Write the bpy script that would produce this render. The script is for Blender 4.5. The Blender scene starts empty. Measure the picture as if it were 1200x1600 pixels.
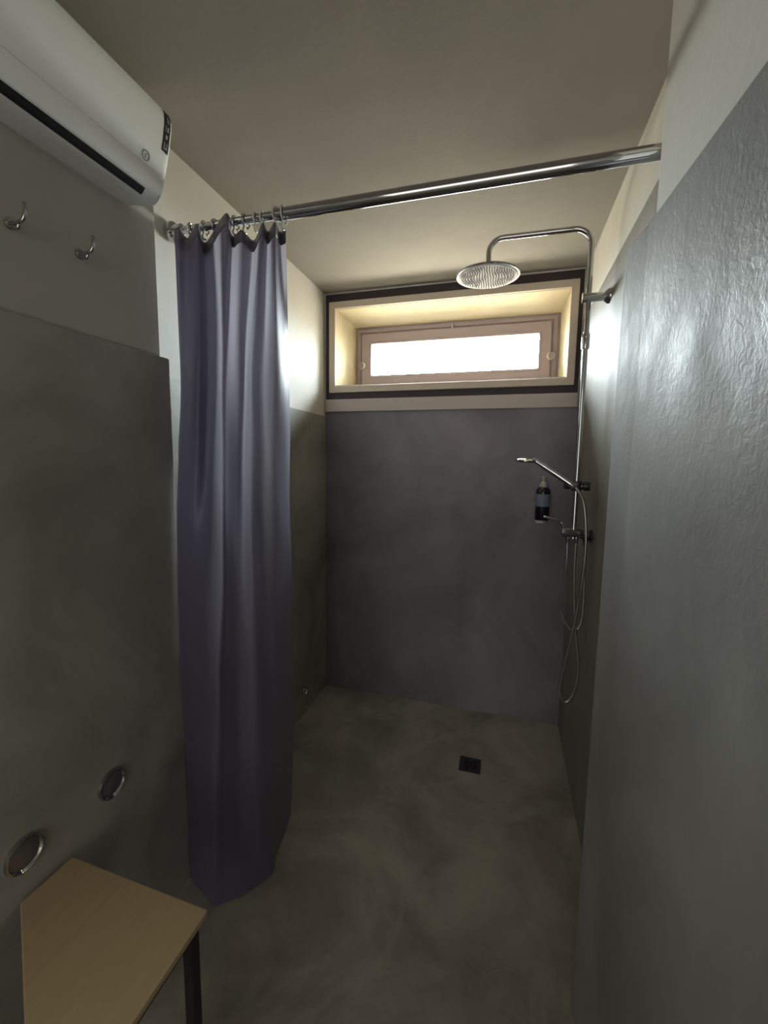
import bpy, bmesh, math, random
from math import sin, cos, pi, radians
from mathutils import Vector, Matrix

sc = bpy.context.scene
col = sc.collection
random.seed(7)

# ---------------------------------------------------------------- camera
F_PX = 668.04
cam_d = bpy.data.cameras.new('camera')
cam = bpy.data.objects.new('camera', cam_d)
col.objects.link(cam)
cam_d.sensor_fit = 'VERTICAL'
cam_d.sensor_height = 36.0
cam_d.lens = F_PX / 1600 * 36.0
cam_d.shift_x = 3.82 / 1600
cam_d.shift_y = -7.79 / 1600
cam_d.clip_start = 0.02
YAW, PITCH, ROLL = 0.2846, 0.1125, 0.0127
fw = Vector((-sin(YAW) * cos(PITCH), cos(YAW) * cos(PITCH), -sin(PITCH)))
rt = fw.cross(Vector((0, 0, 1))).normalized()
up = rt.cross(fw)
r2 = rt * cos(ROLL) + up * sin(ROLL)
u2 = -rt * sin(ROLL) + up * cos(ROLL)
M = Matrix((r2, u2, -fw)).transposed().to_4x4()
M.translation = Vector((1.1035, -2.5066, 1.5134))
cam.matrix_world = M
sc.camera = cam

# ---------------------------------------------------------------- view
sc.view_settings.view_transform = 'Standard'
sc.view_settings.look = 'None'
sc.view_settings.gamma = 1.0
sc.view_settings.use_curve_mapping = False
sc.view_settings.exposure = 0.22

# ---------------------------------------------------------------- sky and daylight
SKY, GROUND, SIDE = 76.0, 28.0, .08
world = bpy.data.worlds.new('sky')
sc.world = world
world.use_nodes = True
wn = world.node_tree
wn.nodes.clear()
tc = wn.nodes.new('ShaderNodeTexCoord')
sx = wn.nodes.new('ShaderNodeSeparateXYZ')
wn.links.new(tc.outputs['Generated'], sx.inputs[0])
mr = wn.nodes.new('ShaderNodeMapRange')
mr.inputs['From Min'].default_value = -0.12
mr.inputs['From Max'].default_value = 0.12
wn.links.new(sx.outputs['Z'], mr.inputs['Value'])
mx = wn.nodes.new('ShaderNodeMix')
mx.data_type = 'RGBA'
mx.inputs[6].default_value = (1.0 * GROUND, .89 * GROUND, .68 * GROUND, 1)   # sunlit yard
mx.inputs[7].default_value = (.88 * SKY, .97 * SKY, 1.0 * SKY, 1)            # hazy sky
wn.links.new(mr.outputs[0], mx.inputs[0])
bg = wn.nodes.new('ShaderNodeBackground')
wn.links.new(mx.outputs[2], bg.inputs['Color'])
# sky brightness shaped for the room: full straight out, dimmed to the sides
ab = wn.nodes.new('ShaderNodeMath'); ab.operation = 'ABSOLUTE'
wn.links.new(sx.outputs['Y'], ab.inputs[0])
lobe = wn.nodes.new('ShaderNodeMapRange')
lobe.interpolation_type = 'SMOOTHSTEP'
lobe.inputs['From Min'].default_value = .30
lobe.inputs['From Max'].default_value = 1.0
lobe.inputs['To Min'].default_value = SIDE
lobe.inputs['To Max'].default_value = 1.0
wn.links.new(ab.outputs[0], lobe.inputs['Value'])
wn.links.new(lobe.outputs[0], bg.inputs['Strength'])
wo = wn.nodes.new('ShaderNodeOutputWorld')
wn.links.new(bg.outputs[0], wo.inputs[0])

def portal(name, loc, rot, sx_, sy_):
    l = bpy.data.lights.new(name, 'AREA')
    l.shape = 'RECTANGLE'
    l.size, l.size_y = sx_, sy_
    l.cycles.is_portal = True
    o = bpy.data.objects.new(name, l)
    o.location, o.rotation_euler = loc, rot
    col.objects.link(o)
portal('window_portal', (0.738, 0.372, 2.13), (-pi / 2, 0, 0), 1.10, 0.30)

# fill light added in the unseen room behind the camera
HALL = 22.0
hl = bpy.data.lights.new('hall_fill', 'AREA')
hl.shape = 'RECTANGLE'
hl.size, hl.size_y = 2.1, 2.2
hl.energy = HALL
hl.color = (1.0, .95, .88)
ho = bpy.data.objects.new('hall_fill', hl)
ho.location = (0.72, -5.4, 1.4)
ho.rotation_euler = (radians(90), 0, 0)      # shines along +y
col.objects.link(ho)

# ---------------------------------------------------------------- materials
def mat(name, base, rough=.5, metal=0.0, spec=.5):
    m = bpy.data.materials.new(name)
    m.use_nodes = True
    b = m.node_tree.nodes['Principled BSDF']
    b.inputs['Base Color'].default_value = (*base, 1)
    b.inputs['Roughness'].default_value = rough
    b.inputs['Metallic'].default_value = metal
    b.inputs['Specular IOR Level'].default_value = spec
    return m

def nodes(m):
    t = m.node_tree
    return t, t.nodes['Principled BSDF']

def coords(t, scale=(1, 1, 1)):
    g = t.nodes.new('ShaderNodeNewGeometry')
    mp = t.nodes.new('ShaderNodeMapping')
    mp.inputs['Scale'].default_value = scale
    t.links.new(g.outputs['Position'], mp.inputs['Vector'])
    return mp.outputs[0]

def noise(t, vec, scale, detail=4, rough=.55, dist=0.0):
    n = t.nodes.new('ShaderNodeTexNoise')
    n.inputs['Scale'].default_value = scale
    n.inputs['Detail'].default_value = detail
    n.inputs['Roughness'].default_value = rough
    n.inputs['Distortion'].default_value = dist
    t.links.new(vec, n.inputs['Vector'])
    return n.outputs['Fac']

def ramp(t, fac, stops):
    r = t.nodes.new('ShaderNodeValToRGB')
    e = r.color_ramp.elements
    while len(e) < len(stops):
        e.new(.5)
    for k, (p, c) in enumerate(stops):
        e[k].position = p
        e[k].color = (*c, 1) if len(c) == 3 else c
    t.links.new(fac, r.inputs[0])
    return r.outputs[0]

def mathn(t, op, a, b):
    n = t.nodes.new('ShaderNodeMath')
    n.operation = op
    for k, v in enumerate((a, b)):
        if isinstance(v, (int, float)):
            n.inputs[k].default_value = v
        else:
            t.links.new(v, n.inputs[k])
    return n.outputs[0]

def bump(t, b, height, strength, distance):
    n = t.nodes.new('ShaderNodeBump')
    n.inputs['Strength'].default_value = strength
    n.inputs['Distance'].default_value = distance
    t.links.new(height, n.inputs['Height'])
    t.links.new(n.outputs[0], b.inputs['Normal'])

def cement(name, c0, c1, c2, rough=(.32, .5), bmp=.25, scratch=0.0, vscale=(1, 1, 1), big=1.6, spec=.5, veins=0.0):
    m = mat(name, c1, .4, spec=spec)
    t, b = nodes(m)
    v = coords(t, vscale)
    a = noise(t, v, big, 6, .6, .6)
    cc = ramp(t, a, [(.34, c0), (.5, c1), (.66, c2)])
    if veins:
        vn = noise(t, coords(t, (1, 1, 1)), 1.1, 5, .55, 1.8)
        vf = ramp(t, mathn(t, 'ABSOLUTE', mathn(t, 'SUBTRACT', vn, .5), 0), [(.0, (1, 1, 1)), (.06, (0, 0, 0))])
        m2 = ramp(t, noise(t, coords(t), 1.7, 2, .5), [(.45, (0, 0, 0)), (.62, (1, 1, 1))])
        mm = t.nodes.new('ShaderNodeMix'); mm.data_type = 'RGBA'
        w1 = t.nodes.new('ShaderNodeRGBToBW'); t.links.new(vf, w1.inputs[0])
        w2 = t.nodes.new('ShaderNodeRGBToBW'); t.links.new(m2, w2.inputs[0])
        t.links.new(mathn(t, 'MULTIPLY', mathn(t, 'MULTIPLY', w1.outputs[0], w2.outputs[0]), veins), mm.inputs[0])
        t.links.new(cc, mm.inputs[6])
        mm.inputs[7].default_value = (c2[0] * 1.35, c2[1] * 1.36, c2[2] * 1.34, 1)
        cc = mm.outputs[2]
    t.links.new(cc, b.inputs['Base Color'])
    rg = noise(t, v, 5.0, 4, .6)
    mrn = t.nodes.new('ShaderNodeMapRange')
    mrn.inputs['From Min'].default_value = .35
    mrn.inputs['From Max'].default_value = .7
    mrn.inputs['To Min'].default_value = rough[0]
    mrn.inputs['To Max'].default_value = rough[1]
    t.links.new(rg, mrn.inputs['Value'])
    t.links.new(mrn.outputs[0], b.inputs['Roughness'])
    h = mathn(t, 'MULTIPLY', noise(t, v, 14.0, 6, .6, .8), .4 if scratch else 1)
    if scratch:
        v2 = coords(t, (62, 62, 50))
        s = noise(t, v2, 1.3, 5, .62, .7)
        v3 = coords(t, (1, 1, .55))
        msk = ramp(t, noise(t, v3, 2.3, 3, .5), [(.40, (0, 0, 0)), (.66, (1, 1, 1))])
        # the rough trowelled band lies between about 1.4 m and 2 m
        g = t.nodes.new('ShaderNodeNewGeometry')
        sz = t.nodes.new('ShaderNodeSeparateXYZ')
        t.links.new(g.outputs['Position'], sz.inputs[0])
        band = ramp(t, mathn(t, 'DIVIDE', sz.outputs['Z'], 2.5), [(.50, (0, 0, 0)), (.66, (1, 1, 1)), (.76, (.7, .7, .7)), (.84, (.15, .15, .15))])
        bw = t.nodes.new('ShaderNodeRGBToBW')
        t.links.new(msk, bw.inputs[0])
        bw2 = t.nodes.new('ShaderNodeRGBToBW')
        t.links.new(band, bw2.inputs[0])
        mm = mathn(t, 'MULTIPLY', mathn(t, 'ADD', mathn(t, 'MULTIPLY', bw.outputs[0], .75), .25), bw2.outputs[0])
        s = mathn(t, 'MULTIPLY', s, mathn(t, 'MULTIPLY', mm, scratch))
        h = mathn(t, 'ADD', h, s)
    bump(t, b, h, bmp, .01)
    return m

def plaster(name, base, bmp=.12):
    m = mat(name, base, .75, spec=.25)
    t, b = nodes(m)
    v = coords(t)
    a = noise(t, v, 2.2, 5, .6)
    d = tuple(x * .93 for x in base)
    l = tuple(min(1, x * 1.05) for x in base)
    t.links.new(ramp(t, a, [(.35, d), (.65, l)]), b.inputs['Base Color'])
    bump(t, b, noise(t, v, 60.0, 5, .6), bmp, .004)
    return m

M_PLASTER = plaster('plaster_paint', (.72, .70, .65))
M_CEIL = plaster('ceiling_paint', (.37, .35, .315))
M_PLASTER_SHADED = plaster('plaster_paint_shaded', (.54, .525, .475))  # same plaster, darkened: shade of the left passage wall put into the colour
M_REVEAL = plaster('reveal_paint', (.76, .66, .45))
M_CEM_BACK = cement('cement_back', (.16, .146, .172), (.215, .196, .228), (.285, .262, .292), (.42, .58), .15)
M_CEM_LEFT = cement('cement_left', (.22, .215, .188), (.325, .318, .282), (.44, .43, .385), (.5, .65), .15)
M_CEM_SHOWER = cement('cement_shower', (.20, .187, .168), (.24, .225, .20), (.285, .268, .24), (.5, .6), .2, vscale=(1, 1, .35), spec=.25)
M_CEM_RIGHT = cement('cement_right', (.25, .242, .23), (.30, .293, .28), (.355, .347, .33), (.48, .72), .23, scratch=1.1, spec=.34, big=2.4, vscale=(1, 1, .6))
M_FLOOR = cement('cement_floor', (.22, .208, .18), (.325, .31, .27), (.45, .43, .37), (.5, .7), .2, big=2.3, veins=.22)

M_CHROME = mat('chrome', (.52, .52, .54), .07, 1.0)
M_SATIN = mat('satin_steel', (.34, .33, .36), .38, .9)
M_HOSE = mat('steel_hose', (.60, .60, .62), .28, 1.0)
M_STEEL_DARK = mat('dark_steel', (.10, .10, .11), .35, .9)
M_WHITE = mat('white_plastic', (.90, .93, .92), .38)
M_BLACK = mat('black_plastic', (.012, .012, .014), .4)
M_HOOKP = mat('clear_white_plastic', (.62, .63, .60), .3)
M_FACE = mat('nozzle_plate', (.86, .84, .88), .35)
M_NOZ = mat('nozzle_rubber', (.05, .05, .055), .6)
M_CASING = mat('taupe_paint', (.72, .61, .50), .5)  # taupe lightened, window glow over the casing put into the colour
M_SASH = mat('taupe_frame', (.42, .345, .385), .42)
M_DARKTRIM = mat('dark_brown_trim', (.05, .036, .042), .6)
M_SILL = mat('taupe_sill', (.62, .53, .50), .5)  # sill lightened likewise to carry the window glow
M_PULL = mat('pale_metal', (.75, .74, .72), .3, .8)
M_LABEL = mat('bottle_label', (.20, .24, .32), .5)
M_BOTTLE = mat('bottle_plastic', (.012, .014, .022), .25)
M_PUMP = mat('pump_plastic', (.55, .54, .50), .45)
M_MARK = mat('display_print', (.42, .42, .45), .5)
M_GREYMARK = mat('grey_print', (.22, .25, .24), .5)

def _wood():
    m = mat('pale_wood', (.52, .39, .22), .45)
    t, b = nodes(m)
    v = coords(t, (30, 2.5, 30))
    a = noise(t, v, 1.4, 5, .6, .4)
    t.links.new(ramp(t, a, [(.3, (.50, .375, .215)), (.7, (.56, .42, .245))]), b.inputs['Base Color'])
    return m
M_WOOD = _wood()

def _fabric(name, base, trans):
    m = mat(name, base, .42, spec=.45)
    t, b = nodes(m)
    b.inputs['Sheen Weight'].default_value = .25
    b.inputs['Sheen Roughness'].default_value = .4
    v = coords(t, (1, 1, .25))
    bump(t, b, noise(t, v, 26, 4, .5), .12, .01)
    if trans:
        tr = t.nodes.new('ShaderNodeBsdfTranslucent')
        tr.inputs['Color'].default_value = (.43, .41, .46, 1)
        mxs = t.nodes.new('ShaderNodeMixShader')
        mxs.inputs[0].default_value = trans
        out = t.nodes['Material Output']
        t.links.new(b.outputs[0], mxs.inputs[1])
        t.links.new(tr.outputs[0], mxs.inputs[2])
        t.links.new(mxs.outputs[0], out.inputs[0])
    return m
M_CURTAIN = _fabric('curtain_cloth', (.145, .135, .215), .40)
M_HEADER = _fabric('curtain_hem_cloth', (.10, .095, .12), 0)

def _glass():
    m = bpy.data.materials.new('window_glass')
    m.use_nodes = True
    t = m.node_tree
    t.nodes.clear()
    tr = t.nodes.new('ShaderNodeBsdfTransparent')
    tr.inputs[0].default_value = (.97, .985, .98, 1)
    gl = t.nodes.new('ShaderNodeBsdfGlossy')
    gl.inputs['Roughness'].default_value = .03
    fr = t.nodes.new('ShaderNodeFresnel')
    fr.inputs[0].default_value = 1.3
    mxs = t.nodes.new('ShaderNodeMixShader')
    out = t.nodes.new('ShaderNodeOutputMaterial')
    t.links.new(fr.outputs[0], mxs.inputs[0])
    t.links.new(tr.outputs[0], mxs.inputs[1])
    t.links.new(gl.outputs[0], mxs.inputs[2])
    t.links.new(mxs.outputs[0], out.inputs[0])
    return m
M_GLASS = _glass()

# ---------------------------------------------------------------- mesh helpers
def obj(name, bm, mats, parent=None, smooth=False, bevel=0, seg=2, loc=None):
    me = bpy.data.meshes.new(name)
    bmesh.ops.recalc_face_normals(bm, faces=bm.faces)
    if smooth:
        for f in bm.faces:
            f.smooth = True
    if loc is not None:
        bmesh.ops.translate(bm, verts=bm.verts, vec=-Vector(loc))
    bm.to_mesh(me)
    bm.free()
    for m in (mats if isinstance(mats, (list, tuple)) else [mats]):
        me.materials.append(m)
    o = bpy.data.objects.new(name, me)
    col.objects.link(o)
    if loc is not None:
        o.location = loc
    if parent:
        o.parent = parent
        p = Vector((0, 0, 0))
        q = parent
        while q:
            p += q.location
            q = q.parent
        if loc is None:
            o.location = -p            # meshes are built in world coordinates
        else:
            o.location = Vector(loc) - p
    if bevel:
        b = o.modifiers.new('bevel', 'BEVEL')
        b.width, b.segments, b.limit_method = bevel, seg, 'ANGLE'
        b.angle_limit = radians(40)
    if smooth:
        me.set_sharp_from_angle(angle=radians(42))
    return o

def tag(o, label, cat, group=None):
    o['label'], o['category'] = label, cat
    if group:
        o['group'] = group
    return o

def thing(name, label, cat, loc, group=None):
    o = bpy.data.objects.new(name, None)
    o.empty_display_size = .05
    o.location = loc
    col.objects.link(o)
    return tag(o, label, cat, group)

def struct(o):
    o['kind'] = 'structure'
    return o

def box(bm, x0, x1, y0, y1, z0, z1, mi=0):
    v = [bm.verts.new((x, y, z)) for z in (z0, z1) for y in (y0, y1) for x in (x0, x1)]
    for q in ((0, 1, 3, 2), (4, 6, 7, 5), (0, 4, 5, 1), (2, 3, 7, 6), (0, 2, 6, 4), (1, 5, 7, 3)):
        f = bm.faces.new([v[k] for k in q])
        f.material_index = mi
    return v

def loft(bm, rings, cap=True, closed=True, mi=0):
    vs = [[bm.verts.new(p) for p in r] for r in rings]
    n = len(vs[0])
    for a, b in zip(vs, vs[1:]):
        for k in range(n if closed else n - 1):
            f = bm.faces.new((a[k], a[(k + 1) % n], b[(k + 1) % n], b[k]))
            f.material_index = mi
    if cap:
        for r in (vs[0], vs[-1]):
            f = bm.faces.new(r)
            f.material_index = mi
    return vs

def prism_z(bm, poly, z0, z1, mi=0):
    loft(bm, [[(x, y, z) for x, y in poly] for z in (z0, z1)], mi=mi)

def prism_y(bm, poly, y0, y1, mi=0):
    loft(bm, [[(x, y, z) for x, z in poly] for y in (y0, y1)], mi=mi)

def smooth_path(pts, sub=8):
    P = [Vector(p) for p in pts]
    out = []
    for k in range(len(P) - 1):
        p0 = P[k - 1] if k else P[k] * 2 - P[k + 1]
        p1, p2 = P[k], P[k + 1]
        p3 = P[k + 2] if k + 2 < len(P) else P[k + 1] * 2 - P[k]
        for s in range(sub):
            t = s / sub
            out.append(.5 * ((2 * p1) + (p2 - p0) * t + (2 * p0 - 5 * p1 + 4 * p2 - p3) * t * t + (3 * p1 - p0 - 3 * p2 + p3) * t ** 3))
    out.append(P[-1])
    return out

def tube(bm, pts, r, n=12, mi=0, cap=True):
    P = [Vector(p) for p in pts]
    rr = r if isinstance(r, (list, tuple)) else [r] * len(P)
    T = []
    for k in range(len(P)):
        d = P[min(k + 1, len(P) - 1)] - P[max(k - 1, 0)]
        T.append(d.normalized())
    nrm = T[0].orthogonal().normalized()
    rings = []
    for k, p in enumerate(P):
        nrm = (nrm - T[k] * nrm.dot(T[k])).normalized()
        bi = T[k].cross(nrm)
        rings.append([p + (nrm * cos(2 * pi * j / n) + bi * sin(2 * pi * j / n)) * rr[k] for j in range(n)])
    loft(bm, rings, cap, True, mi)

def lathe(bm, prof, origin, axis, n=32, mi=0, cap=True):
    """prof: (radius, distance along axis)"""
    a = Vector(axis).normalized()
    u = a.orthogonal().normalized()
    w = a.cross(u)
    o = Vector(origin)
    rings = [[o + a * h + (u * cos(2 * pi * j / n) + w * sin(2 * pi * j / n)) * max(r, 1e-5) for j in range(n)] for r, h in prof]
    loft(bm, rings, cap, True, mi)

def arc(c, r, a0, a1, n, e1, e2):
    c, e1, e2 = Vector(c), Vector(e1), Vector(e2)
    return [c + e1 * (r * cos(a0 + (a1 - a0) * k / n)) + e2 * (r * sin(a0 + (a1 - a0) * k / n)) for k in range(n + 1)]

def ring_torus(bm, c, R_, r_, e1, e2, n=24, m=8, mi=0):
    c, e1, e2 = Vector(c), Vector(e1).normalized(), Vector(e2).normalized()
    e3 = e1.cross(e2)
    vs = []
    for j in range(n):
        d = e1 * cos(2 * pi * j / n) + e2 * sin(2 * pi * j / n)
        vs.append([bm.verts.new(c + d * (R_ + r_ * cos(2 * pi * k / m)) + e3 * (r_ * sin(2 * pi * k / m))) for k in range(m)])
    for j in range(n):
        for k in range(m):
            f = bm.faces.new((vs[j][k], vs[(j + 1) % n][k], vs[(j + 1) % n][(k + 1) % m], vs[j][(k + 1) % m]))
            f.material_index = mi

# ================================================================ THE ROOM
H = 2.5
Y_REAR = -3.7
# floor
bm = bmesh.new(); box(bm, -.5, 2.0, -5.6, .0, -.1, 0)
struct(obj('floor', bm, M_FLOOR))
# ceiling
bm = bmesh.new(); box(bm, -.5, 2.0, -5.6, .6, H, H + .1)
struct(obj('ceiling', bm, M_CEIL))

# back wall: cement below, plaster above, splayed window opening
OX0, OX1, OZ0, OZ1 = .066, 1.382, 1.958, 2.402        # opening on the room side
PX0, PX1, PZ0, PZ1 = .090, 1.364, 1.975, 2.378        # opening at the window
Y_WIN = .30
bm = bmesh.new()
box(bm, -.4, 1.85, 0, .45, -.1, 1.80, 0)
for x0, x1, z0, z1 in ((-.4, OX0, 1.80, H), (OX1, 1.85, 1.80, H), (OX0, OX1, 1.80, OZ0), (OX0, OX1, OZ1, H)):
    v = [bm.verts.new((x, 0, z)) for x, z in ((x0, z0), (x1, z0), (x1, z1), (x0, z1))]
    f = bm.faces.new(v); f.material_index = 1
r0 = [bm.verts.new((x, 0, z)) for x, z in ((OX0, OZ0), (OX1, OZ0), (OX1, OZ1), (OX0, OZ1))]
r1 = [bm.verts.new((x, Y_WIN, z)) for x, z in ((PX0, PZ0), (PX1, PZ0), (PX1, PZ1), (PX0, PZ1))]
r2_ = [bm.verts.new((x, .45, z)) for x, z in ((PX0, PZ0), (PX1, PZ0), (PX1, PZ1), (PX0, PZ1))]
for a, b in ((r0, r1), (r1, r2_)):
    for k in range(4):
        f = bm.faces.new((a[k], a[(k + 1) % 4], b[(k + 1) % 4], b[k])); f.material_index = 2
for x0, x1, z0, z1 in ((-.4, PX0, 1.80, H), (PX1, 1.85, 1.80, H), (PX0, PX1, 1.80, PZ0), (PX0, PX1, PZ1, H)):
    v = [bm.verts.new((x, .45, z)) for x, z in ((x0, z0), (x1, z0), (x1, z1), (x0, z1))]
    f = bm.faces.new(v); f.material_index = 1
struct(obj('wall_back', bm, [M_CEM_BACK, M_PLASTER, M_REVEAL]))

# left wall of the shower recess (set back behind the corner)
ZCL = 1.772
bm = bmesh.new()
prism_z(bm, [(-.4, 0), (-.004, 0), (.014, -1.36), (-.4, -1.36)], ZCL, H, 1)
prism_z(bm, [(-.4, 0), (.0, 0), (.020, -1.36), (-.4, -1.36)], -.1, ZCL, 0)
struct(obj('wall_left_recess', bm, [M_CEM_LEFT, M_PLASTER]))

# left wall of the passage
XF = .067
ZLF = 1.818
bm = bmesh.new()
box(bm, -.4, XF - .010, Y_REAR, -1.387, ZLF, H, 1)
box(bm, -.4, XF, Y_REAR, -1.3605, -.1, ZLF, 0)
o = struct(obj('wall_left', bm, [M_CEM_LEFT, M_PLASTER_SHADED], bevel=.006))

# right wall of the shower recess
XR = 1.446
bm = bmesh.new()
box(bm, XR + .006, 1.85, -1.60, 0, 2.243, H, 1)
box(bm, XR, 1.85, -1.60, 0, -.1, 2.243, 0)
struct(obj('wall_right_recess', bm, [M_CEM_SHOWER, M_PLASTER]))

# right wall of the passage: slightly angled, the cement laps past the plaster edge
def xr(y, off=0.0):
    return 1.3527 + off + .0663 * (-1.4865 - y) * (1 if y < -1.4865 else 1.8)
ZRF = 1.99
bm = bmesh.new()
prism_z(bm, [(xr(-1.4865, .009), -1.4865), (xr(Y_REAR, .009), Y_REAR), (1.85, Y_REAR), (1.85, -1.4865)], ZRF, H, 1)
out = [(-1.361, -.1), (-1.361, 1.93), (-1.364, 1.955), (-1.372, 1.975), (-1.385, 1.987), (-1.405, ZRF), (-1.4865, ZRF), (-2.3, ZRF), (Y_REAR, ZRF), (Y_REAR, -.1), (-2.3, -.1), (-1.4865, -.1)]
fr = [bm.verts.new((xr(y), y, z)) for y, z in out]
bk = [bm.verts.new((1.85, y, z)) for y, z in out]
n = len(out)
for k in range(n):
    bm.faces.new((fr[k], fr[(k + 1) % n], bk[(k + 1) % n], bk[k]))
bm.faces.new([fr[k] for k in (0, 1, 2, 3, 4, 5, 6, 11)])
bm.faces.new([fr[k] for k in (6, 7, 8, 9, 10, 11)])
bm.faces.new(bk)
struct(obj('wall_right', bm, [M_CEM_RIGHT, M_PLASTER], bevel=.007, seg=3))

# rear wall with the doorway the photo is taken from, and the room beyond it
bm = bmesh.new()
DX0, DX1, DZ = .10, 1.45, 2.40
box(bm, -.4, DX0, Y_REAR - .12, Y_REAR, 0, H)
box(bm, DX1, 1.85, Y_REAR - .12, Y_REAR, 0, H)
box(bm, DX0, DX1, Y_REAR - .12, Y_REAR, DZ, H)
struct(obj('wall_rear', bm, M_PLASTER))
bm = bmesh.new()
box(bm, -.5, -.4, -5.6, Y_REAR - .12, 0, H)
box(bm, 1.85, 1.95, -5.6, Y_REAR - .12, 0, H)
box(bm, -.5, 1.95, -5.7, -5.6, 0, H)
struct(obj('wall_hall', bm, M_PLASTER))

# ---------------------------------------------------------------- window trims
def rect_frame(bm, x0, x1, z0, z1, w, y0, y1, mi=0):
    o_ = [(x0, z0), (x1, z0), (x1, z1), (x0, z1)]
    i_ = [(x0 + w, z0 + w), (x1 - w, z0 + w), (x1 - w, z1 - w), (x0 + w, z1 - w)]
    R_ = [[bm.verts.new((x, y, z)) for x, z in q] for q, y in ((o_, y0), (i_, y0), (i_, y1), (o_, y1))]
    for a, b in ((0, 1), (1, 2), (2, 3), (3, 0)):
        for k in range(4):
            f = bm.faces.new((R_[a][k], R_[a][(k + 1) % 4], R_[b][(k + 1) % 4], R_[b][k])); f.material_index = mi
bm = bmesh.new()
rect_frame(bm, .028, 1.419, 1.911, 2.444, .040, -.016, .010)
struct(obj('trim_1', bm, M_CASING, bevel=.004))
bm = bmesh.new()
rect_frame(bm, .004, 1.440, 1.868, 2.490, .060, -.004, .004)
struct(obj('trim_2', bm, M_DARKTRIM))
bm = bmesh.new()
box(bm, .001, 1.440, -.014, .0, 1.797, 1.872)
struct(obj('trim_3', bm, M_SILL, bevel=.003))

# ---------------------------------------------------------------- window
w = bpy.data.objects.new('window_1', None)
w.location = (.727, Y_WIN, PZ0)
col.objects.link(w)
w['kind'] = 'structure'
bm = bmesh.new()
rect_frame(bm, PX0, PX1, PZ0 - .012, PZ1, .045, Y_WIN, .37)
rect_frame(bm, PX0 + .012, PX1 - .012, PZ0, PZ1 - .012, .026, Y_WIN - .006, Y_WIN)
obj('window_frame', bm, M_SASH, w, bevel=.003)
bm = bmesh.new()
rect_frame(bm, PX0 + .046, PX1 - .046, PZ0 + .02, PZ1 - .046, .064, Y_WIN - .018, .355)
rect_frame(bm, PX0 + .098, PX1 - .098, PZ0 + .072, PZ1 - .098, .016, Y_WIN - .022, Y_WIN - .01)
sash = obj('sash', bm, M_SASH, w, bevel=.004)
bm = bmesh.new()
box(bm, PX0 + .105, PX1 - .105, .322, .328, PZ0 + .02 + .055, PZ1 - .105)
obj('pane', bm, M_GLASS, w)
for sgn, x in ((1, .139), (-1, 1.322)):
    bm = bmesh.new()
    lathe(bm, [(.026, 0), (.026, .008), (.022, .012)], (x, Y_WIN - .018, 2.128), (0, -1, 0), 28)
    h = obj('latch', bm, M_SASH, w, smooth=True)
    bm = bmesh.new()
    a = arc((x, Y_WIN - .034, 2.128), .022, radians(-75), radians(75), 14, (sgn, 0, 0), (0, 0, 1))
    tube(bm, a, [.002 + .0055 * sin(pi * k / 14) for k in range(15)], 10)
    g = obj('latch_pull', bm, M_PULL, h, smooth=True)
bm = bmesh.new()
box(bm, .728, .740, Y_WIN - .028, Y_WIN - .004, 2.318, 2.360)
box(bm, .722, .746, Y_WIN - .014, Y_WIN - .004, 2.345, 2.366)
obj('catch', bm, M_SASH, w, bevel=.002)

# ================================================================ AIR CONDITIONER
ac = thing('air_conditioner', 'white split air conditioner unit high on the left wall under the ceiling', 'air conditioner', (.067, -1.88, 2.32))
PROF = [(.057, 2.203), (.118, 2.193), (.145, 2.190), (.158, 2.197), (.170, 2.212), (.181, 2.239), (.190, 2.268), (.198, 2.297), (.206, 2.330), (.213, 2.365), (.214, 2.386), (.207, 2.402), (.196, 2.412), (.15, 2.432), (.10, 2.442), (.057, 2.445)]
Y0, Y1 = -1.48, -2.28
bm = bmesh.new()
cx_, cz_ = .11, 2.32
def shr(p, k):
    return (cx_ + (p[0] - cx_) * k, cz_ + (p[1] - cz_) * k)
rings = []
for y, k in ((Y0, .965), (Y0 - .004, .985), (Y0 - .012, 1.0), (Y1 + .012, 1.0), (Y1 + .004, .985), (Y1, .965)):
    rings.append([(.057 if p[0] < .06 else shr(p, k)[0], y, shr(p, k)[1]) for p in PROF])
loft(bm, rings)
obj('body', bm, M_WHITE, ac, smooth=True)

def skin(bm, prof, ya, yb, off, thick, mi=0):
    """a thin shell lying on the profile prof, standing out by off..off+thick"""
    P = [Vector((p[0], p[1])) for p in prof]
    N = []
    for k in range(len(P)):
        d = P[min(k + 1, len(P) - 1)] - P[max(k - 1, 0)]
        d.normalize()
        N.append(Vector((d.y, -d.x)))
    o_ = [p + nn * (off + thick) for p, nn in zip(P, N)]
    i_ = [p + nn * off for p, nn in zip(P, N)]
    poly = [(q.x, q.y) for q in o_] + [(q.x, q.y) for q in reversed(i_)]
    prism_y(bm, poly, ya, yb, mi)
def subprof(z0, z1, n=8):
    src = [p for p in PROF[3:12]]
    def at(z):
        for a, b in zip(src, src[1:]):
            if a[1] <= z <= b[1]:
                t = (z - a[1]) / (b[1] - a[1])
                return (a[0] + (b[0] - a[0]) * t, z)
        return src[-1] if z > src[-1][1] else src[0]
    return [at(z0 + (z1 - z0) * k / n) for k in range(n + 1)]
bm = bmesh.new(); skin(bm, subprof(2.252, 2.400, 12), -1.500, -2.262, -.002, .0042)
obj('front_panel', bm, M_WHITE, ac, smooth=True)
bm = bmesh.new(); skin(bm, subprof(2.2085, 2.2490, 8), -1.530, -2.235, -.002, .0042)
obj('louver_flap', bm, M_WHITE, ac, smooth=True)
bm = bmesh.new(); skin(bm, [(.1515, 2.1925), (.158, 2.197), (.1655, 2.2062)], -1.532, -2.235, -.004, .0048)
obj('air_slot', bm, M_BLACK, ac)
bm = bmesh.new(); skin(bm, subprof(2.306, 2.398, 8), -1.489, -1.510, .0005, .0022)
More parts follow.
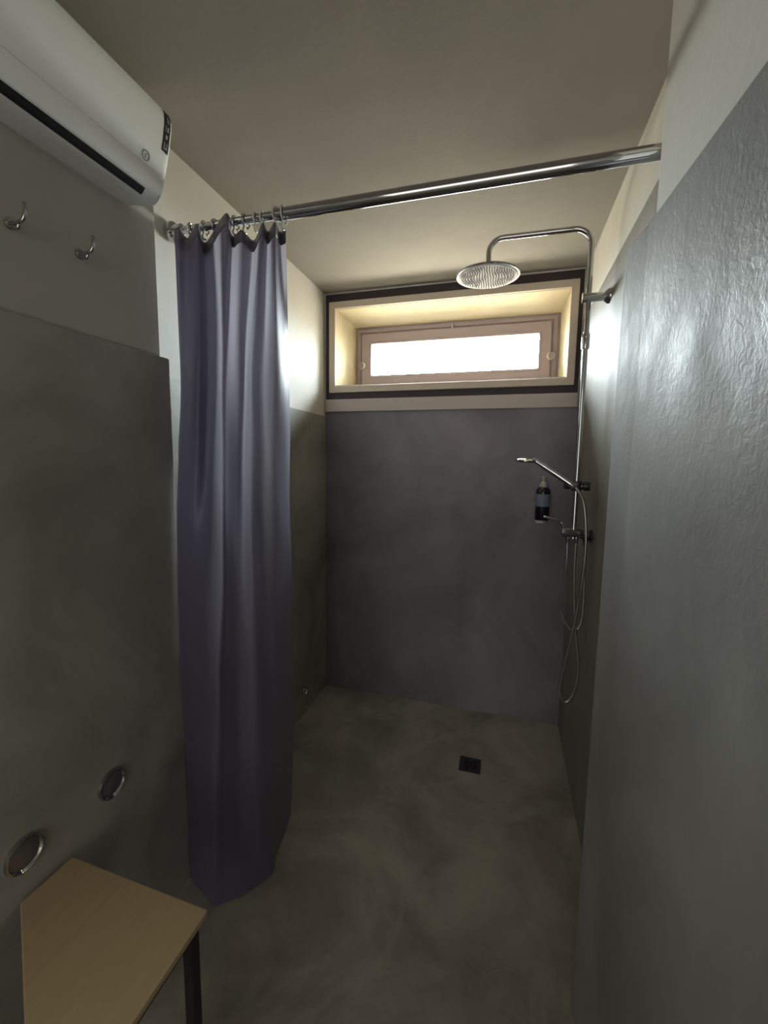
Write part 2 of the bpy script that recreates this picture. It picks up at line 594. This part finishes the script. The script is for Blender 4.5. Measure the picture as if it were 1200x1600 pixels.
dsp = obj('display', bm, M_BLACK, ac, smooth=True)
# faint characters on the display, read along the strip
bm = bmesh.new()
def dmark(ya, yb, za, zb):
    skin(bm, subprof(za, zb, 2), ya, yb, .0026, .0004)
dmark(-1.494, -1.496, 2.372, 2.390); dmark(-1.499, -1.5005, 2.372, 2.386)
dmark(-1.494, -1.499, 2.353, 2.364); dmark(-1.503, -1.5045, 2.352, 2.366)
dmark(-1.496, -1.502, 2.336, 2.345)
dmark(-1.494, -1.496, 2.313, 2.328); dmark(-1.502, -1.504, 2.313, 2.328); dmark(-1.496, -1.502, 2.313, 2.316)
obj('display_symbols', bm, M_MARK, dsp)
lp = Vector((.1905, -1.552, 2.268)); ln = Vector((.945, 0, -.326)).normalized(); e1 = Vector((0, 1, 0)); e2 = ln.cross(e1).normalized()
bm = bmesh.new(); ring_torus(bm, lp + ln * .002, .0105, .0011, e1, e2, 28, 6)
tube(bm, [lp + ln * .0022 + e1 * .003 + e2 * .004, lp + ln * .0022 - e1 * .002, lp + ln * .0022 + e1 * .001 - e2 * .005], .0011, 6)
obj('round_emblem', bm, M_GREYMARK, ac)

# ================================================================ COAT HOOKS
def coat_hook(y, z, label):
    t = thing('coat_hook', label, 'hook', (.057, y, z), 'coat hooks on the left wall')
    x0 = .057
    bm = bmesh.new(); lathe(bm, [(.0, 0), (.012, 0), (.012, .004), (.009, .007)], (x0, y, z), (1, 0, 0), 24)
    obj('base', bm, M_CHROME, t, smooth=True)
    bm = bmesh.new()
    pth = smooth_path([(x0 + .004, y, z), (x0 + .020, y + .002, z + .001), (x0 + .034, y + .004, z + .006), (x0 + .040, y + .005, z + .018), (x0 + .041, y + .005, z + .040)], 6)
    tube(bm, pth, [.0042] * (len(pth) - 1) + [.0036], 10)
    obj('upper_prong', bm, M_CHROME, t, smooth=True)
    bm = bmesh.new()
    pth = smooth_path([(x0 + .004, y, z - .003), (x0 + .014, y, z - .010), (x0 + .022, y + .001, z - .010), (x0 + .026, y + .001, z - .004)], 6)
    tube(bm, pth, .0038, 10)
    obj('lower_prong', bm, M_CHROME, t, smooth=True)
coat_hook(-1.795, 2.003, 'small chrome coat hook on the left wall, farther from the curtain')
coat_hook(-1.638, 2.010, 'small chrome coat hook on the left wall, nearer to the curtain')

# ================================================================ ROUND PIPE COVERS
def cover(name, x, y, z, r, label, grp=None):
    t = thing(name, label, 'pipe cover', (x, y, z), grp)
    bm = bmesh.new()
    lathe(bm, [(r, 0), (r, .004), (r * .97, .008), (r * .90, .0095), (r * .84, .007), (r * .80, .0035), (r * .78, .003)], (x, y, z), (1, 0, 0), 40, cap=False)
    obj('rim', bm, M_CHROME, t, smooth=True)
    bm = bmesh.new()
    lathe(bm, [(r * .82, .001), (r * .80, .0035), (r * .6, .006), (r * .3, .0075), (0, .008)], (x, y, z), (1, 0, 0), 40)
    obj('dome', bm, M_SATIN, t, smooth=True)
cover('pipe_cover', .067, -1.651, .592, .042, 'round chrome pipe cover low on the left wall, the one nearer to the curtain', 'round chrome covers on the left wall')
cover('pipe_cover', .067, -1.880, .594, .042, 'round chrome pipe cover on the left wall right beside the wooden stool top', 'round chrome covers on the left wall')
cover('pipe_cover', .0055, -.335, .143, .024, 'tiny chrome pipe cover low on the recess wall behind the curtain edge')

# ================================================================ SHOWER ROD
RY, RZ = -1.28, 2.236
rod = thing('curtain_rod', 'chrome telescopic shower curtain rod spanning the recess below the ceiling', 'curtain rod', (.018, RY, RZ))
bm = bmesh.new(); tube(bm, [(.020, RY, RZ), (.405, RY, RZ)], .0125, 24)
obj('inner_tube', bm, M_CHROME, rod, smooth=True)
bm = bmesh.new(); lathe(bm, [(.0135, 0), (.0175, .004), (.0175, 1.034)], (.400, RY, RZ), (1, 0, 0), 32)
obj('outer_tube', bm, M_CHROME, rod, smooth=True)
bm = bmesh.new(); lathe(bm, [(.030, 0), (.032, .005), (.030, .014), (.021, .018), (.020, .045), (.014, .047)], (.0195, RY, RZ), (1, 0, 0), 32)
obj('wall_flange', bm, M_CHROME, rod, smooth=True)
bm = bmesh.new(); lathe(bm, [(.030, 0), (.030, .010), (.022, .014), (.021, .03), (.018, .032)], (1.4515, RY, RZ), (-1, 0, 0), 32)
obj('wall_flange', bm, M_CHROME, rod, smooth=True)

# ================================================================ SHOWER CURTAIN
# plan positions of the cloth at five heights, from the wall side to the free edge
CX = [
 [(.190, -1.262), (.130, -1.255), (.072, -1.318), (.088, -1.325), (.098, -1.300), (.152, -1.318), (.136, -1.262), (.258, -1.320), (.239, -1.262), (.304, -1.312), (.311, -1.258), (.379, -1.316), (.368, -1.268), (.419, -1.316), (.402, -1.258), (.428, -1.268)],
 [(.262, -1.262), (.150, -1.262), (.076, -1.316), (.080, -1.332), (.108, -1.336), (.167, -1.352), (.150, -1.285), (.249, -1.362), (.267, -1.350), (.292, -1.328), (.297, -1.302), (.331, -1.318), (.344, -1.270), (.380, -1.262), (.385, -1.205), (.370, -1.150)],
 [(.270, -1.290), (.160, -1.300), (.078, -1.368), (.083, -1.376), (.103, -1.380), (.140, -1.386), (.195, -1.396), (.275, -1.422), (.285, -1.402), (.293, -1.368), (.306, -1.345), (.338, -1.337), (.339, -1.280), (.362, -1.240), (.358, -1.170), (.348, -1.110)],
 [(.262, -1.300), (.160, -1.310), (.080, -1.370), (.086, -1.378), (.102, -1.386), (.134, -1.399), (.190, -1.425), (.263, -1.452), (.272, -1.415), (.287, -1.368), (.312, -1.348), (.338, -1.332), (.346, -1.280), (.354, -1.225), (.351, -1.150), (.333, -1.070)],
 [(.240, -1.300), (.150, -1.310), (.082, -1.370), (.088, -1.378), (.102, -1.386), (.130, -1.398), (.170, -1.415), (.220, -1.438), (.251, -1.415), (.285, -1.383), (.314, -1.344), (.334, -1.311), (.346, -1.275), (.325, -1.205), (.307, -1.095), (.289, -1.025)],
]
CTOP = [2.190, 2.195, 2.203, 2.222, 2.200, 2.226, 2.200, 2.241, 2.206, 2.192, 2.186, 2.200, 2.200, 2.196, 2.200, 2.200]
CZ = [2.2, 1.745, 1.165, .60, .012]
NS = 11
def hermite(zs, vals, z):
    # zs descending
    n_ = len(zs)
    for k in range(n_ - 1):
        if z >= zs[k + 1] or k == n_ - 2:
            h_ = zs[k + 1] - zs[k]
            t = (z - zs[k]) / h_
            def sl(i):
                if i == 0: return (vals[1] - vals[0]) / (zs[1] - zs[0])
                if i == n_ - 1: return (vals[-1] - vals[-2]) / (zs[-1] - zs[-2])
                return (vals[i + 1] - vals[i - 1]) / (zs[i + 1] - zs[i - 1])
            m0, m1 = sl(k) * h_, sl(k + 1) * h_
            return (2 * t ** 3 - 3 * t ** 2 + 1) * vals[k] + (t ** 3 - 2 * t ** 2 + t) * m0 + (-2 * t ** 3 + 3 * t ** 2) * vals[k + 1] + (t ** 3 - t ** 2) * m1
def curtain_row(v):
    """one row of the cloth; v = 0 at the hooks, 1 at the hem"""
    ctrl = []
    for k in range(len(CTOP)):
        z = CTOP[k] + (CZ[-1] - CTOP[k]) * v
        zs = [CTOP[k]] + CZ[1:]
        x = hermite(zs, [CX[r_][k][0] for r_ in range(5)], z)
        y = hermite(zs, [CX[r_][k][1] for r_ in range(5)], z)
        ctrl.append((x, y, z))
    row = smooth_path(ctrl, NS)
    for q in row:
        u = q.x * 31 + q.y * 17
        q.y += .0022 * sin(q.z * 9 + u) * min(1, v * 4)
        q.x += .0016 * sin(q.z * 13 + u * 1.7 + 1) * min(1, v * 4)
        if q.y < -1.345:
            q.x = max(q.x, .074)
    return row
def cloth(bm, vs):
    rows = [[bm.verts.new(p) for p in curtain_row(v)] for v in vs]
    for a, b in zip(rows, rows[1:]):
        for k in range(len(a) - 1):
            bm.faces.new((a[k], a[k + 1], b[k + 1], b[k]))
cur = thing('shower_curtain', 'dark purple-grey fabric shower curtain bunched at the left end of the chrome rod', 'curtain', (.25, -1.28, .012))
VH = .0165
bm = bmesh.new(); cloth(bm, [VH + (1 - VH) * (k / 90) for k in range(91)])
o = obj('curtain_panel', bm, M_CURTAIN, cur, smooth=True)
o.data.set_sharp_from_angle(angle=radians(180))
bm = bmesh.new(); cloth(bm, [VH * k / 4 for k in range(5)])
o = obj('top_hem', bm, M_HEADER, cur, smooth=True)
o.data.set_sharp_from_angle(angle=radians(180))
s = o.modifiers.new('solid', 'SOLIDIFY'); s.thickness = .0022; s.offset = 0

# hooks
def curtain_hook(x, hang, label, tilt):
    t = thing('curtain_hook', label, 'curtain hook', (x, RY, RZ), 'hooks on the curtain rod')
    R_ = .0225 if x > .4 else .0185
    c = Vector((x, RY, RZ - R_ + (.0205 if x > .4 else .0155)))
    e1 = Vector((tilt, 1, 0)).normalized(); e2 = Vector((0, 0, 1))
    bm = bmesh.new()
    a = arc(c, R_, radians(-60), radians(245), 26, e1, e2)
    tail = [c + e1 * (-R_ * .55) - e2 * (R_ * 1.25), c + e1 * (-R_ * .75) - e2 * (R_ * 1.7), c + e1 * (-R_ * .4) - e2 * (R_ * 2.05), c - e2 * (R_ * 1.8) + e1 * (R_ * .1)]
    tube(bm, a + smooth_path(tail, 5), .0026, 8)
    obj('hook_loop', bm, M_HOOKP if hang else M_CHROME, t, smooth=True)
    bm = bmesh.new()
    lathe(bm, [(.0001, -.004), (.0035, -.0025), (.0042, 0), (.0035, .0025), (.0001, .004)], a[0], e1, 12)
    obj('hook_tip', bm, M_HOOKP if hang else M_CHROME, t, smooth=True)
HK = [(.098, 0, 'first from the left wall'), (.150, 0, 'second from the left wall'), (.190, 0, 'third from the left wall'), (.232, 0, 'fourth from the left wall'), (.262, 0, 'fifth from the left wall'), (.298, 0, 'sixth from the left wall')]
for k, (x, h_, w_) in enumerate(HK):
    curtain_hook(x, h_, 'chrome curtain hook on the rod above the folds, ' + w_, .1 * ((k % 3) - 1))
curtain_hook(.338, 1, 'pale plastic curtain hook on the rod, left one of the close pair', .12)
curtain_hook(.356, 1, 'pale plastic curtain hook on the rod, right one of the close pair', -.16)
curtain_hook(.408, 1, 'pale plastic curtain hook on the rod, last but one before the bare rod', .25)
curtain_hook(.430, 1, 'pale plastic curtain hook at the free edge of the curtain, last on the rod', -.05)

# ================================================================ SHOWER COLUMN
BX, BY = 1.372, -.635
col_t = thing('rain_shower', 'chrome shower column with round rain head and riser pipe on the right wall', 'shower', (BX, BY, 1.22))
bm = bmesh.new()
AZ = 2.392
pth = [(BX, BY, 1.20), (BX, BY, 1.9)]
pth += arc((BX - .065, BY, AZ - .065), .065, 0, pi / 2, 10, (1, 0, 0), (0, 0, 1))
HX = .992
pth += arc((HX + .055, BY + .004, AZ - .055 + .004), .055, pi / 2, pi, 10, (1, 0, 0), (0, 0, 1))
pth += [(HX, BY + .004, 2.285)]
tube(bm, pth, .0105, 16)
obj('riser_pipe', bm, M_CHROME, col_t, smooth=True)
bm = bmesh.new()
lathe(bm, [(.0145, -.028), (.015, -.026), (.015, .026), (.0145, .028)], (BX, BY, 1.975), (0, 0, 1), 20)
obj('joint_collar', bm, M_CHROME, col_t, smooth=True)
bm = bmesh.new()
BZ = 2.137
lathe(bm, [(.019, 0), (.019, .005), (.0165, .006), (.0165, .095)], (BX - .022, BY, BZ), (1, 0, 0), 24)
lathe(bm, [(.017, 0), (.027, .012), (.028, .019)], (XR - .019, BY, BZ), (1, 0, 0), 24)
obj('wall_bracket', bm, M_CHROME, col_t, smooth=True)
# rain head
HZ = 2.252
bm = bmesh.new()
lathe(bm, [(.125, 0), (.127, .003), (.126, .007), (.10, .011), (.05, .014), (.022, .017), (.018, .030), (.013, .036)], (HX, BY + .004, HZ), (0, 0, 1), 56)
hd = obj('rain_head', bm, M_CHROME, col_t, smooth=True)
bm = bmesh.new()
lathe(bm, [(.118, .0015), (.118, -.0015), (.115, -.0025)], (HX, BY + .004, HZ), (0, 0, 1), 56)
for kx in range(-10, 11):
    for ky in range(-12, 13):
        py = ky * .0088
        px = kx * .0102 * (1 + .10 * cos(py * 55)) + .0012 * sin(py * 120 + kx)
        if px * px + py * py < .108 ** 2:
            loft(bm, [[(HX + px + q * a_, BY + .004 + py + q * b_, HZ + z_) for a_, b_ in ((-.0013, -.0032), (.0013, -.0032), (.0013, .0032), (-.0013, .0032))] for q, z_ in ((1, -.0020), (.7, -.0052))], mi=1)
obj('nozzle_plate', bm, [M_FACE, M_NOZ], hd)
# slider that holds the hand shower
bm = bmesh.new()
lathe(bm, [(.018, -.020), (.0195, -.016), (.0195, .016), (.018, .020)], (BX, BY, 1.414), (0, 0, 1), 24)
lathe(bm, [(.012, 0), (.013, .012), (.018, .016), (.0185, .034), (.016, .038)], (BX + .012, BY, 1.414), (1, -.1, 0), 24)
lathe(bm, [(.010, 0), (.012, .012), (.016, .022), (.014, .036)], (BX - .010, BY - .004, 1.414), (-1, -.25, .08), 20)
obj('slider', bm, M_STEEL_DARK, col_t, smooth=True)
# mixer
bm = bmesh.new()
MZ = 1.222
lathe(bm, [(.016, 0), (.020, .003), (.0205, .030), (.0185, .033), (.0185, .070), (.0155, .074), (.0155, .094), (.020, .096), (.020, .100)], (1.325, BY, MZ), (1, 0, 0), 28)
mix = obj('mixer_valve', bm, M_CHROME, col_t, smooth=True)
bm = bmesh.new()
pth = smooth_path([(1.333, BY, MZ + .016), (1.326, BY - .002, MZ + .038), (1.312, BY - .004, MZ + .050), (1.285, BY - .006, MZ + .056), (1.254, BY - .008, MZ + .064)], 6)
tube(bm, pth, [.0065] * 8 + [.0055] * (len(pth) - 9) + [.0048], 12)
obj('mixer_lever', bm, M_CHROME, mix, smooth=True)
bm = bmesh.new()
lathe(bm, [(.009, 0), (.010, -.012), (.007, -.016), (.007, -.026)], (1.352, BY, MZ - .016), (0, 0, 1), 16)
lathe(bm, [(.009, 0), (.010, -.012), (.007, -.016), (.007, -.026)], (1.384, BY, MZ - .016), (0, 0, 1), 16)
obj('hose_connector', bm, M_CHROME, mix, smooth=True)
bm = bmesh.new()
lathe(bm, [(.024, 0), (.024, .006), (.014, .008), (.014, .040), (.012, .042)], (XR - .001, -.60, 1.208), (-1, 0, 0), 24)
lathe(bm, [(.010, 0), (.011, -.016), (.0075, -.020), (.0075, -.032)], (1.424, -.60, 1.200), (0, 0, 1), 16)
obj('wall_elbow', bm, M_STEEL_DARK, col_t, smooth=True)
bm = bmesh.new()
h2 = [(1.352, -.634, 1.179), (1.353, -.63, 1.087), (1.347, -.615, 1.003), (1.344, -.605, .919), (1.349, -.60, .878), (1.361, -.60, .842), (1.381, -.60, .814), (1.401, -.60, .802), (1.420, -.60, .813), (1.430, -.60, .846), (1.433, -.60, .902), (1.430, -.60, 1.039), (1.424, -.60, 1.178)]
tube(bm, smooth_path(h2, 8), .0052, 10)
obj('supply_hose', bm, M_HOSE, col_t, smooth=True)

# ---------------------------------------------------------------- hand shower
hs = thing('hand_shower', 'slim chrome hand shower with long looping hose resting in the slider', 'hand shower', (1.345, -.645, 1.42))
bm = bmesh.new()
pth = smooth_path([(1.362, -.674, 1.412), (1.335, -.673, 1.430), (1.28, -.667, 1.467), (1.226, -.665, 1.502)], 6)
tube(bm, pth, [.0095] + [.0125] * 5 + [.0115] * (len(pth) - 8) + [.010, .009], 16)
obj('handle', bm, M_CHROME, hs, smooth=True)
bm = bmesh.new()
hc = Vector((1.172, -.665, 1.514)); ax = Vector((.06, -.10, 1)).normalized()
lathe(bm, [(.012, .010), (.030, .008), (.040, .004), (.041, 0), (.039, -.004), (.034, -.006)], hc, ax, 36)
tube(bm, smooth_path([(1.229, -.665, 1.500), (1.212, -.665, 1.511), (1.195, -.665, 1.516)], 5), [.0095] * 5 + [.009] * 4 + [.007, .006], 12)
obj('spray_head', bm, M_CHROME, hs, smooth=True)
bm = bmesh.new()
h1 = [(1.360, -.674, 1.414), (1.379, -.673, 1.391), (1.398, -.670, 1.348), (1.411, -.670, 1.256), (1.416, -.668, 1.15), (1.413, -.660, 1.043), (1.406, -.645, .933), (1.393, -.635, .806), (1.379, -.628, .706), (1.368, -.622, .632), (1.358, -.62, .544), (1.365, -.62, .505), (1.384, -.62, .485), (1.406, -.62, .509), (1.422, -.62, .569), (1.427, -.618, .628), (1.423, -.617, .684), (1.414, -.616, .753), (1.406, -.616, .808), (1.393, -.618, .945), (1.386, -.625, 1.067), (1.384, -.634, 1.179)]
tube(bm, smooth_path(h1, 8), .0058, 10)
obj('hose', bm, M_HOSE, hs, smooth=True)

# ================================================================ SOAP BOTTLE AND ITS HOLDER
SX, SY, SZ = 1.293, -.052, 1.194
hld = thing('bottle_holder', 'small pale wall holder under the dark soap bottle on the back wall', 'bottle holder', (SX, -.01, SZ - .02))
bm = bmesh.new(); box(bm, SX - .018, SX + .018, -.012, -.0005, SZ - .018, SZ + .05)
obj('wall_plate', bm, M_PUMP, hld, bevel=.003)
bm = bmesh.new(); lathe(bm, [(.026, -.016), (.028, -.014), (.028, -.002), (.027, 0)], (SX - .006, SY, SZ - .0005), (0, 0, 1), 28)
box(bm, SX - .012, SX + .012, -.04, -.010, SZ - .014, SZ - .004)
obj('cup', bm, M_PUMP, hld, smooth=True)
bt = thing('soap_bottle', 'dark pump soap bottle with blue-grey label hanging on the back wall', 'soap bottle', (SX, SY, SZ))
bm = bmesh.new()
lathe(bm, [(.034, 0), (.0365, .004), (.0365, .150), (.035, .160), (.027, .172), (.019, .177), (.016, .180)], (SX, SY, SZ), (0, 0, 1), 36)
obj('bottle_body', bm, M_BOTTLE, bt, smooth=True)
bm = bmesh.new()
lathe(bm, [(.0371, .075), (.0371, .142)], (SX, SY, SZ), (0, 0, 1), 36, cap=False)
obj('label', bm, M_LABEL, bt, smooth=True)
bm = bmesh.new()
lathe(bm, [(.019, .178), (.020, .181), (.019, .195), (.012, .206), (.0085, .208), (.0085, .226), (.010, .228), (.010, .234), (.007, .237)], (SX, SY, SZ), (0, 0, 1), 24)
obj('pump_cap', bm, M_PUMP, bt, smooth=True)

# ================================================================ FLOOR DRAIN
dr = thing('floor_drain', 'small square dark metal floor drain in the cement shower floor', 'drain', (.988, -.482, 0))
bm = bmesh.new(); DXc, DYc, DS = .988, -.482, .052
for x0, x1, y0, y1 in ((-DS, DS, -DS, -DS + .008), (-DS, DS, DS - .008, DS), (-DS, -DS + .008, -DS + .008, DS - .008), (DS - .008, DS, -DS + .008, DS - .008)):
    box(bm, DXc + x0, DXc + x1, DYc + y0, DYc + y1, 0.0002, .003)
obj('drain_frame', bm, M_STEEL_DARK, dr)
bm = bmesh.new()
box(bm, DXc - DS + .0085, DXc + DS - .0085, DYc - DS + .0085, DYc + DS - .0085, .0002, .0018)
obj('grate', bm, M_STEEL_DARK, dr)
bm = bmesh.new()
for k in range(4):
    a0 = k * pi / 2 + .3
    a = arc((DXc, DYc, .0019), .027, a0, a0 + 1.0, 8, (1, 0, 0), (0, 1, 0))
    tube(bm, a, .004, 6)
    a = arc((DXc, DYc, .0019), .014, a0 + .7, a0 + 1.6, 6, (1, 0, 0), (0, 1, 0))
    tube(bm, a, .0032, 6)
obj('drain_slots', bm, M_BLACK, dr)

# ================================================================ STOOL
st = thing('stool', 'low stool with pale wooden top and black metal legs against the left wall', 'stool', (.28, -1.97, 0))
ST = .494
bm = bmesh.new()
prism_z(bm, [(.080, -1.780), (.495, -1.789), (.497, -2.165), (.330, -2.062), (.078, -1.902)], ST - .018, ST)
obj('seat', bm, M_WOOD, st, bevel=.003)
bm = bmesh.new()
def bar(p, q, s_=.011):
    d = (Vector(q) - Vector(p)).normalized()
    nn = Vector((-d.y, d.x, 0)) * s_
    prism_z(bm, [(p[0] + nn.x, p[1] + nn.y), (q[0] + nn.x, q[1] + nn.y), (q[0] - nn.x, q[1] - nn.y), (p[0] - nn.x, p[1] - nn.y)], ST - .042, ST - .019)
LEGS = [(.108, -1.808), (.470, -1.816), (.474, -2.120), (.120, -1.890)]
for a, b in zip(LEGS, LEGS[1:] + LEGS[:1]):
    bar(a, b)
obj('seat_frame', bm, M_BLACK, st)
for (x, y) in LEGS:
    bm = bmesh.new(); box(bm, x - .0125, x + .0125, y - .0125, y + .0125, 0.0, ST - .0195)
    obj('leg', bm, M_BLACK, st, bevel=.002)
